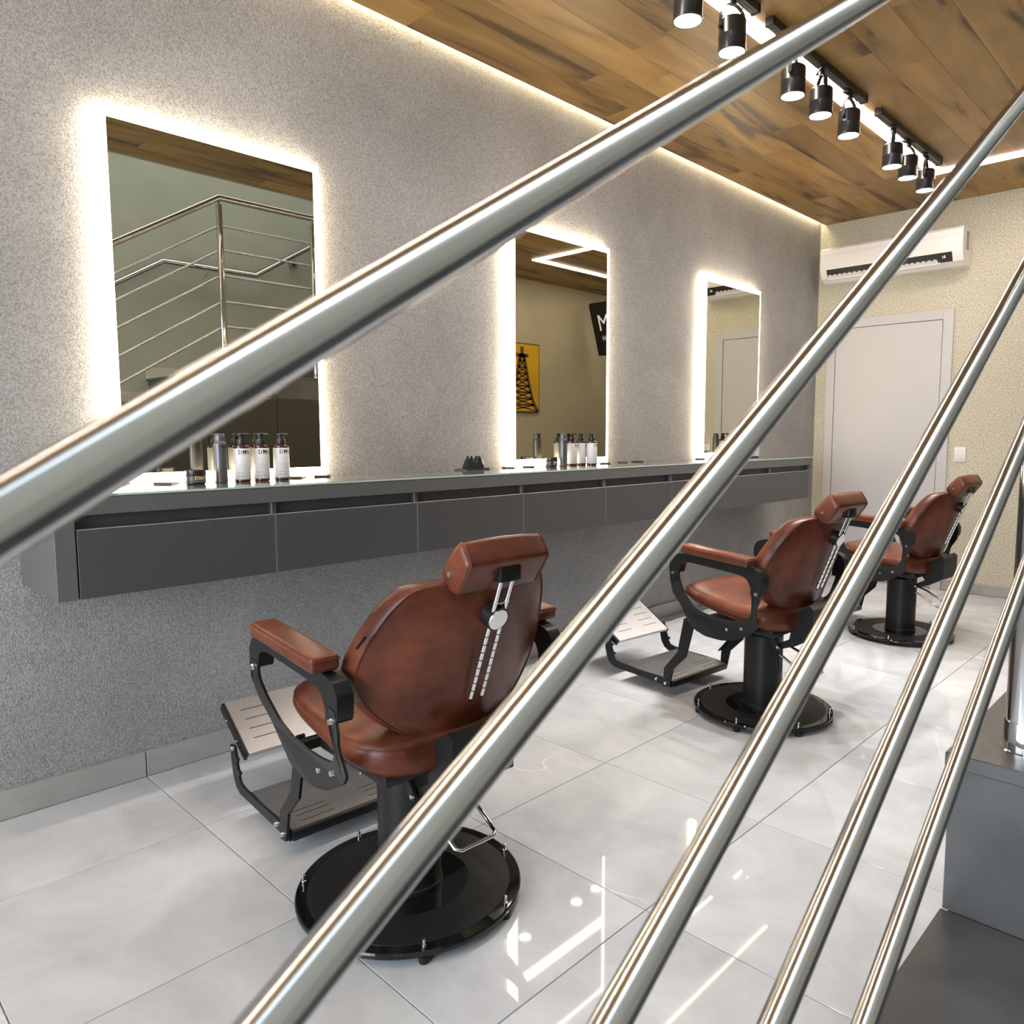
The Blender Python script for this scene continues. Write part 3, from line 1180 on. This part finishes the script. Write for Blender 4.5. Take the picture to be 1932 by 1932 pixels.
        add_tube(bm, [(a, V0 + s * .332 + b, .6738 + .0225 * ((a + .114) / .326) + .027) for a, b in rounded(loop, 3, .03)], .0016, seg=6, closed=True)
        obj('piping', bm, 'leather', pd)
        # strut from the side plate down to the foot plate
        strut = [(.296, .372), (.245, .372), (.245, .345), (.283, .205), (.352, .136), (.372, .048), (.408, .044), (.403, .128), (.330, .212)]
        bm = bmesh.new()
        add_prism(bm, strut, lambda a, b, s=s: Vector((a, V0 + s * .214, b)), lambda a, b, s=s: Vector((a, V0 + s * .222, b)))
        st = P('footrest_strut', bm, 'black', smooth=False)
        bm = bmesh.new()
        add_prism(bm, [(.296, .372), (.330, .212), (.403, .128), (.408, .130), (.335, .217), (.302, .376)], lambda a, b, s=s: Vector((a, V0 + s * .19, b)), lambda a, b, s=s: Vector((a, V0 + s * .2145, b)))
        obj('flange', bm, 'black', st, smooth=False)
        # side rail of the footrest with its ratchet teeth
        rail = [(.372, .044), (.48, .050), (.60, .054), (.722, .058), (.752, .072), (.772, .102), (.782, .140), (.790, .200), (.758, .204), (.745, .172), (.730, .166), (.742, .152), (.733, .132), (.716, .126), (.728, .112), (.715, .094), (.690, .088), (.60, .082), (.478, .080), (.372, .074)]
        bm = bmesh.new()
        add_prism(bm, rail, lambda a, b, s=s: Vector((a, V0 + s * .203, b)), lambda a, b, s=s: Vector((a, V0 + s * .211, b)))
        fr = P('footrest_rail', bm, 'black', smooth=False)
        for (a, b, y) in ((.455, .064, .211), (.392, .062, .222), (.774, .190, .211)):
            bm = bmesh.new()
            add_cyl(bm, (a, V0 + s * y, b), (a, V0 + s * (y + .006), b), .0085, .0065, seg=16)
            obj('bolt', bm, 'chrome', fr)
    # cross tie between the struts
    bm = bmesh.new()
    add_box(bm, .255, .285, V0 - .214, V0 + .214, .345, .372, bev=.002)
    P('cross_tie', bm, 'black')
    # lower foot plate: gently bowed steel sheet
    bm = bmesh.new()
    pr = [(.366, .062), (.372, .076), (.43, .083), (.50, .079), (.58, .081), (.65, .088), (.662, .080), (.652, .076), (.58, .069), (.50, .067), (.43, .071), (.38, .064)]
    add_prism(bm, pr, lambda a, b: Vector((a, V0 - .202, b)), lambda a, b: Vector((a, V0 + .202, b)))
    fp = P('foot_plate', bm, 'steel', angle=50)
    for u in (.395, .425, .455):
        for (y0, y1) in ((-.165, -.055), (.06, .165)):
            zz = .0830 - (.007 * (.43 - u) / .058 if u < .43 else .004 * (u - .43) / .07)
            obj('slit', B(u, u + .0025, V0 + y0, V0 + y1, zz - .004, zz + .0006), 'slit', fp, smooth=False)
    for y in (-.12, .12):
        bm = bmesh.new()
        add_cyl(bm, (.555, V0 + y, .078), (.555, V0 + y, .0835), .005, seg=12)
        obj('rivet', bm, 'chrome', fp)
    obj('front_edge', B(.360, .372, V0 - .204, V0 + .204, .046, .072, bev=.002), 'black', fp)
    # upper step plate, tilted
    A3, B3 = Vector((.722, 0, .182)), Vector((.905, 0, .292))
    ax = (B3 - A3).normalized()
    nz = Vector((-ax.z, 0, ax.x))

    def stepbox(bm, a0, a1, y0, y1, n0, n1):
        vs = add_box(bm, a0, a1, y0, y1, n0, n1)
        for v in vs:
            v.co = A3 + ax * v.co.x + Vector((0, V0 + v.co.y, 0)) + nz * v.co.z
    L3 = (B3 - A3).length
    bm = bmesh.new()
    stepbox(bm, 0, L3, -.18, .18, 0, .004)
    stepbox(bm, -.006, .0, -.18, .18, -.012, .004)
    stepbox(bm, L3, L3 + .005, -.18, .18, -.012, .004)
    sp = P('step_plate', bm, 'steel', smooth=False)
    for k_ in range(4):
        a = L3 * (.22 + .19 * k_)
        for (y0, y1) in ((-.145, -.045), (.045, .145)):
            bm = bmesh.new()
            stepbox(bm, a, a + .0025, y0, y1, .0035, .0046)
            obj('slit', bm, 'slit', sp, smooth=False)
    for s in (-1, 1):
        bm = bmesh.new()
        stepbox(bm, -.004, L3 + .004, s * .186 - .004, s * .186 + .004, -.026, .002)
        obj('step_bracket', bm, 'black', sp, smooth=False)
        for f in (.30, .72):
            p = A3 + ax * (L3 * f) + nz * (-.014)
            bm = bmesh.new()
            add_cyl(bm, (p.x, V0 + s * .19, p.z), (p.x, V0 + s * .196, p.z), .007, seg=14)
            obj('bolt', bm, 'chrome', sp)
    return ch


CG = 'brown leather barber chairs'
c1 = make_chair()
c1['group'] = CG
c1['label'] = 'brown leather barber chair nearest the camera, its back turned to us'
c1.location = (-1.532, 1.108, 0)
c1.rotation_euler = (0, 0, math.radians(176.97))
dup(c1, (-1.483, 2.920, 0), math.radians(174.87), 'middle brown leather barber chair, seen side on between two steel rods')
dup(c1, (-1.485, 4.627, 0), math.radians(174.54), 'farthest brown leather barber chair, in front of the white door')

# ------------------------------------------------------------------ products on the counter
CT = 1.0197


def bend_text(me, r, z, ang0=0.0):
    for v in me.vertices:
        a = ang0 + v.co.x / r
        v.co = Vector((r * math.cos(a), r * math.sin(a), z + v.co.y))


def label_lines(bm, r, rows, a0, a1, h):
    for (z, f) in rows:
        n = 6
        A_, B_ = [], []
        for i in range(n + 1):
            a = a0 + (a1 - a0) * f * i / n
            A_.append(bm.verts.new((r * math.cos(a), r * math.sin(a), z)))
            B_.append(bm.verts.new((r * math.cos(a), r * math.sin(a), z + h)))
        for i in range(n):
            bm.faces.new((A_[i], A_[i + 1], B_[i + 1], B_[i]))


def link_mesh(name, me, mat, parent):
    me.materials.append(MAT[mat])
    o = bpy.data.objects.new(name, me)
    COL.objects.link(o)
    o.parent = parent
    return o


def make_bottle():
    t = thing('pump_bottle', '', 'bottle')
    bm = bmesh.new()
    add_lathe(bm, [(0, 0), (.0255, 0), (.0275, .002), (.0278, .118), (.027, .124), (.022, .128), (.0145, .129), (0, .129)], seg=40)
    obj('body', bm, 'amber', t)
    bm = bmesh.new()
    add_lathe(bm, [(.0281, .0085), (.0283, .0088), (.0283, .1165), (.0281, .1168)], seg=40)
    obj('label', bm, 'label_white', t)
    bm = bmesh.new()
    add_lathe(bm, [(0, .129), (.0155, .129), (.016, .131), (.016, .147), (.014, .149), (.0095, .149), (.0095, .152), (0, .152)], seg=24)
    obj('collar', bm, 'pump', t)
    bm = bmesh.new()
    add_lathe(bm, [(0, .152), (.0105, .152), (.011, .162), (.0125, .164), (.0125, .168), (.010, .170), (0, .170)], seg=20)
    add_cyl(bm, (0, 0, .1665), (0, .030, .1655), .0045, .003, seg=10)
    obj('pump', bm, 'pump', t)
    me = text_mesh('STMNT', .0205, .74, .0006)
    bend_text(me, .02845, .1035)
    link_mesh('lettering', me, 'ink', t)
    bm = bmesh.new()
    label_lines(bm, .02845, [(.0935, 1.0)], -.95, .95, .0016)
    obj('underline', bm, 'ink', t)
    bm = bmesh.new()
    rr = random.Random(5)
    label_lines(bm, .02845, [(.0845 - .0042 * i, .72 + .26 * rr.random()) for i in range(11)], -.95, .95, .0011)
    label_lines(bm, .02845, [(.031, .45), (.020, .5)], -.95, .95, .002)
    obj('fine_print', bm, 'ink_gray', t)
    return t


def make_can():
    t = thing('spray_can', '', 'spray can')
    bm = bmesh.new()
    add_lathe(bm, [(0, 0), (.0205, 0), (.022, .002), (.022, .132), (.020, .139), (.0178, .143), (0, .143)], seg=32)
    obj('body', bm, 'can_gray', t)
    bm = bmesh.new()
    add_lathe(bm, [(0, .143), (.0178, .143), (.0182, .145), (.0170, .166), (.0155, .1685), (0, .169)], seg=32)
    obj('cap', bm, 'can_gray', t)
    me = text_mesh('STMNT', .014, .74, .0005)
    bend_text(me, .0223, .124)
    link_mesh('lettering', me, 'ink', t)
    bm = bmesh.new()
    label_lines(bm, .0223, [(.112 - .006 * i, .8) for i in range(14)], -.8, .8, .001)
    obj('fine_print', bm, 'ink', t)
    return t


def make_jar():
    t = thing('styling_jar', '', 'jar')
    bm = bmesh.new()
    add_lathe(bm, [(0, 0), (.028, 0), (.031, .003), (.032, .010), (.032, .026), (.0315, .028), (0, .028)], seg=40)
    obj('body', bm, 'pump', t)
    bm = bmesh.new()
    add_lathe(bm, [(0, .028), (.0325, .028), (.033, .0295), (.033, .046), (.031, .048), (0, .048)], seg=40)
    obj('lid', bm, 'trimmer', t)
    me = text_mesh('STMNT', .017, .74, .0006)
    bend_text(me, .0331, .021)
    link_mesh('lettering', me, 'gold', t)
    bm = bmesh.new()
    label_lines(bm, .0331, [(.0105, 1.0)], -.7, .7, .0012)
    obj('underline', bm, 'gold', t)
    return t


b0, k0, j0 = make_bottle(), make_can(), make_jar()
used = set()


def put(src, loc, rz, label, group):
    if src.name not in used:
        used.add(src.name)
        src.location = loc
        src.rotation_euler = (0, 0, rz)
        src['label'] = label
        src['group'] = group
        return src
    return dup(src, loc, rz, label, group)


PG = 'white pump bottles on the counter'
mirr = ['nearest', 'middle', 'farthest']
pos = [[(-2.572, 1.020), (-2.600, 1.118), (-2.595, 1.191), (-2.602, 1.265), (-2.606, 1.344)],
       [(-2.615, 2.806), (-2.61, 2.890), (-2.655, 3.010), (-2.666, 3.096), (-2.616, 3.128)],
       [(-2.60, 4.60), (-2.61, 4.70), (-2.62, 4.775), (-2.62, 4.845), (-2.60, 4.905)]]
for g, pp in enumerate(pos):
    s = mirr[g] + ' mirror'
    put(j0, (*pp[0], CT), math.radians(8), 'small black styling jar with gold print in front of the ' + s, 'black styling jars on the counter')
    put(k0, (*pp[1], CT), math.radians(5), 'gray spray can standing left of the bottles before the ' + s, 'gray spray cans on the counter')
    for q, nm in enumerate(('left', 'middle', 'right')):
        put(b0, (*pp[2 + q], CT), math.radians((-1, 4, 9)[q] if g == 0 else (30, 48, 22)[q]), '%s white pump bottle of the trio before the %s' % (nm, s), PG)

# flat square pads
cpos = [(.963, 'brown flat pad on the glass left of the black jar'), (1.436, 'brown flat pad half hidden by the nearest right pump bottle'), (1.548, 'brown flat pad on the glass below the right edge of nearest mirror'),
        (2.262, 'flat pad on the glass under the left of the trimmer stand'), (2.395, 'flat pad just right of the trimmer stand'), (2.565, 'left pad of the two below the middle mirror left edge'),
        (2.700, 'right pad of the two below the middle mirror left edge'), (3.300, 'flat pad right of the middle bottles, closest to them'), (3.470, 'middle pad of three between middle and farthest mirrors'),
        (3.615, 'right pad of three between middle and farthest mirrors'), (4.30, 'flat pad below the left edge of the farthest mirror')]
pad0 = None
for i, (y, lab) in enumerate(cpos):
    if pad0 is None:
        pad0 = thing('square_pad', lab, 'pad', (-2.672, y, CT), PI / 4, 'flat square pads on the glass counter')
        obj('base', B(-.030, .030, -.030, .030, 0, .0035, bev=.001, seg=1), 'coaster', pad0)
        obj('cover', B(-.029, .029, -.029, .029, .0036, .0065, bev=.001, seg=1), 'trimmer', pad0)
    else:
        dup(pad0, (-2.672, y, CT), PI / 4 + (.1 * ((i * 37) % 5 - 2)), lab)

# trimmer stand
st = thing('trimmer_stand', 'black two horned trimmer charging stand on the glass between mirrors', 'stand', (-2.665, 2.325, CT), math.radians(-12))
bm = bmesh.new()
pr = chaikin([(-.048, 0), (.048, 0), (.042, .03), (.034, .058), (.024, .066), (.016, .058), (.012, .040), (.002, .032), (-.006, .040), (-.010, .058), (-.018, .067), (-.028, .058), (-.040, .028)], 2)
add_prism(bm, pr, lambda a, b: Vector((-.026 + b * .2, a, max(0.0005, b))), lambda a, b: Vector((.026 - b * .2, a, max(0.0005, b))))
obj('cradle', bm, 'trimmer', st, angle=50)
bm = bmesh.new()
add_tube(bm, [(.0275 - b * .2, a, b) for a, b in pr[6:-8] if b > .003], .0011, seg=6)
obj('chrome_trim', bm, 'chrome', st)
obj('foot', B(-.030, .030, -.052, .052, 0, .004, bev=.0015), 'ink', st)

# ------------------------------------------------------------------ stairs
RISE, RUN = 0.191, 0.307
NY, NZ = 0.897, 0.836           # front edge and top of the tread with the visible post
LY0, LY1 = NY + 4 * RUN, NY + 4 * RUN + 0.86
LZ = NZ + 4 * RISE
stair = thing('staircase', 'dark gray tiled staircase rising at the right edge of the picture', 'staircase', (SX, 0, 0))


def sb(name, x0, x1, y0, y1, z0, z1, mat, bev=0.0, parent=None):
    return obj(name, B(x0 - SX, x1 - SX, y0, y1, z0, z1, bev=bev, seg=1), mat, parent or stair, smooth=False)


SR = RX - .004
for k in range(-4, 4):
    y0 = NY + RUN * k
    z1 = NZ + RISE * k
    zb = max(0.0, z1 - RISE)
    sb('tread', SX, SR, y0, y0 + RUN + .014, z1 - .017, z1, 'stair', .0012)
    sb('riser', SX + .002, SR, y0 + .014, y0 + .028, zb + .0004, z1 - .0175, 'stair')
    if k >= 0:
        sb('joint', SX + .085, SX + .0866, y0 - .0006, y0 + RUN, z1 - .0172, z1 + .0003, 'slit')
    sb('skirting', SR - .014, SR - .001, y0, y0 + RUN + .014, z1 + .0004, z1 + .09, 'skirt')
sb('landing', SX, SR, LY0, LY1 + .014, LZ - .017, LZ, 'stair', .0012)
sb('riser', SX + .002, SR, LY0 + .014, LY0 + .028, LZ - RISE + .0004, LZ - .0175, 'stair')
sb('skirting', SR - .014, SR - .001, LY0, LY1, LZ + .0004, LZ + .09, 'skirt')
for k in range(1, 7):
    y0 = LY1 + RUN * (k - 1)
    z1 = LZ + RISE * k
    sb('tread', SX, SR, y0, y0 + RUN + .014, z1 - .017, z1, 'stair', .0012)
    sb('riser', SX + .002, SR, y0 + .014, y0 + .028, z1 - RISE + .0004, z1 - .0175, 'stair')
    sb('skirting', SR - .014, SR - .001, y0, y0 + RUN + .014, z1 + .0004, z1 + .09, 'skirt')
# closed side of the flight and the panels below the landing
for k in range(-4, 4):
    y0 = NY + RUN * k + .030
    z1 = NZ + RISE * k - .018
    if z1 > .03:
        sb('side_panel', SX + .004, SX + .02, y0, y0 + RUN - .004, 0.002, z1, 'stair_side')
sb('landing_beam', SX + .003, SX + .03, LY0 + .03, LY1, LZ - .16, LZ - .018, 'stair')
for i, (ya, yb) in enumerate(((LY0 + .03, 2.648), (2.652, 3.30), (3.304, 3.9))):
    sb('side_panel', SX + .004, SX + .02, ya, yb, 0.002, LZ - .165, 'stair_side')
for k in range(1, 7):
    y0 = LY1 + RUN * (k - 1) + .03
    z1 = LZ + RISE * k - .018
    sb('side_panel', SX + .004, SX + .02, y0, y0 + RUN - .004, z1 - .34, z1, 'stair_side')

# ------------------------------------------------------------------ railing
RXX = -0.170
SL = math.tan(math.radians(31.87))
cosS = math.cos(math.radians(31.87))
PY1, PY2 = 0.96, 2.31
rl = thing('stair_railing', 'stainless steel stair railing with sloping rods crossing in front of the camera', 'railing', (RXX, 0, 0))
tans = [.1789, .9808, 1.824, 2.6993, 3.539]
RR = 0.00715


def zr(i, y):
    return 1.19 + y * SL + RXX * tans[i] / cosS


for i in range(5):
    bm = bmesh.new()
    z2 = zr(i, PY2)
    add_tube(bm, [(0, -.62, zr(i, -.62)), (0, PY2, z2), (0, LY1 + .02, z2), (0, LY1 + .02 + 1.7, z2 + 1.7 * SL)], RR * (1.0, 1.0, 1.06, 1.1, 1.1)[i], seg=40)
    obj('rod', bm, 'rail', rl, angle=40)
bm = bmesh.new()
hz = lambda y: zr(0, y) + .185
add_tube(bm, [(0, -.62, hz(-.62)), (0, PY2, hz(PY2)), (0, LY1 + .02, hz(PY2)), (0, LY1 + .02 + 1.7, hz(PY2) + 1.7 * SL)], .021, seg=32)
obj('handrail', bm, 'rail', rl, angle=40)
for y, zb, zt in ((-.5, max(0.0, .072), hz(-.5) - .045), (PY1, NZ, hz(PY1) - .045), (PY2, LZ, hz(PY2) - .045), (LY1 + .02, LZ, hz(PY2) - .045)):
    bm = bmesh.new()
    add_cyl(bm, (0, y, zb), (0, y, zt), .0205, seg=40)
    add_cyl(bm, (0, y, zt), (0, y, zt + .03), .008, seg=20)
    p = obj('post', bm, 'post', rl, angle=40)
    bm = bmesh.new()
    add_lathe(bm, [(0, 0), (.0242, 0), (.0242, .002), (.0222, .003), (.0218, .034), (.0208, .036), (0, .036)], (0, y, zb), seg=40)
    obj('base_collar', bm, 'post', p, angle=40)

# wall handrail behind the stairs
wh = thing('wall_handrail', 'steel wall handrail with two bends on the far side of the stairs', 'handrail', (0.745, 0, 0))
K1, K2 = 2.27, 3.00
bm = bmesh.new()
add_tube(bm, [(0, -.4, 2.49 - (K1 + .4) * SL), (0, K1, 2.49), (0, K2, 2.49), (0, K2 + 1.6, 2.49 + 1.6 * SL)], .019, seg=20)
obj('rail', bm, 'rail', wh, angle=40)
for y in (.6, 1.5, 2.6, 3.6):
    z = 2.49 + (min(0, y - K1) + max(0, y - K2)) * SL
    bm = bmesh.new()
    add_tube(bm, [(0, y, z - .01), (.0, y, z - .05), (.052, y, z - .06)], .006, seg=10)
    obj('bracket', bm, 'post', wh)
wl = thing('stair_wall_light', 'small round steel light on the wall under the upper handrail', 'wall light', (RX, 3.36, 2.64))
bm = bmesh.new()
add_cyl(bm, (-.03, 0, 0), (0, 0, 0), .034, seg=28)
obj('housing', bm, 'rail', wl)
bm = bmesh.new()
add_cyl(bm, (-.032, 0, 0), (-.0302, 0, 0), .018, seg=20)
obj('lens', bm, 'ink', wl)

# ------------------------------------------------------------------ picture and screen at the corridor
pc = thing('framed_picture', 'framed yellow print of a brown lattice tower on the corridor wall', 'picture', (0.61, 5.95, 1.80))
obj('frame', B(-.025, -.002, -.28, .28, -.38, .38, bev=.003), 'frame_metal', pc)
obj('print', B(-.027, -.0252, -.268, .268, -.368, .368), 'poster', pc, smooth=False)
bm = bmesh.new()


def strip(bm, p, q, wd, x=-.0276):
    p, q = Vector((0, *p)), Vector((0, *q))
    d = (q - p).normalized()
    nn = Vector((0, -d.z, d.y)) * wd / 2
    f = [bm.verts.new(pp + s * nn + Vector((x, 0, 0))) for pp, s in ((p, 1), (q, 1), (q, -1), (p, -1))]
    bm.faces.new(f)


for t in range(9):
    a0, a1 = t / 9, (t + 1) / 9
    l0, l1 = -.20 + .17 * a0 ** .7, -.20 + .17 * a1 ** .7
    r0, r1 = .25 - .22 * a0 ** .6, .25 - .22 * a1 ** .6
    z0, z1 = -.365 + .62 * a0, -.365 + .62 * a1
    strip(bm, (l0, z0), (l1, z1), .045)
    strip(bm, (r0, z0), (r1, z1), .045)
    strip(bm, (l0, z0), (r1, z1), .016)
    strip(bm, (r0, z0), (l1, z1), .016)
    strip(bm, (l1, z1), (r1, z1), .022)
strip(bm, (-.10, .245), (.10, .245), .04)
strip(bm, (.0, .24), (.0, .34), .05)
obj('tower_print', bm, 'poster_brown', pc, smooth=False)

tv = thing('wall_screen', 'black tilted screen with a big white letter M in the corridor', 'screen', (0.0, 6.98, 2.70))
tv.rotation_euler = (math.radians(19), 0, 0)
obj('panel', B(-.55, .50, 0, .03, -.61, 0, bev=.004), 'screen', tv, smooth=False)
obj('bezel', B(-.56, .51, .031, .045, -.62, .01, bev=.003), 'ink', tv, smooth=False)
for body, sz, xx, zz in (('M', .27, .325, -.235), ('H', .085, .360, -.41)):
    me = text_mesh(body, sz, .85, 0.0)
    for v in me.vertices:
        v.co = Vector((xx + v.co.x, -.0015, zz + v.co.y))
    link_mesh('lettering', me, 'white_letter', tv)
bm = bmesh.new()
add_cyl(bm, (.0, .04, -.15), (.0, .16, .16), .018)
obj('mount', bm, 'frame_metal', tv)
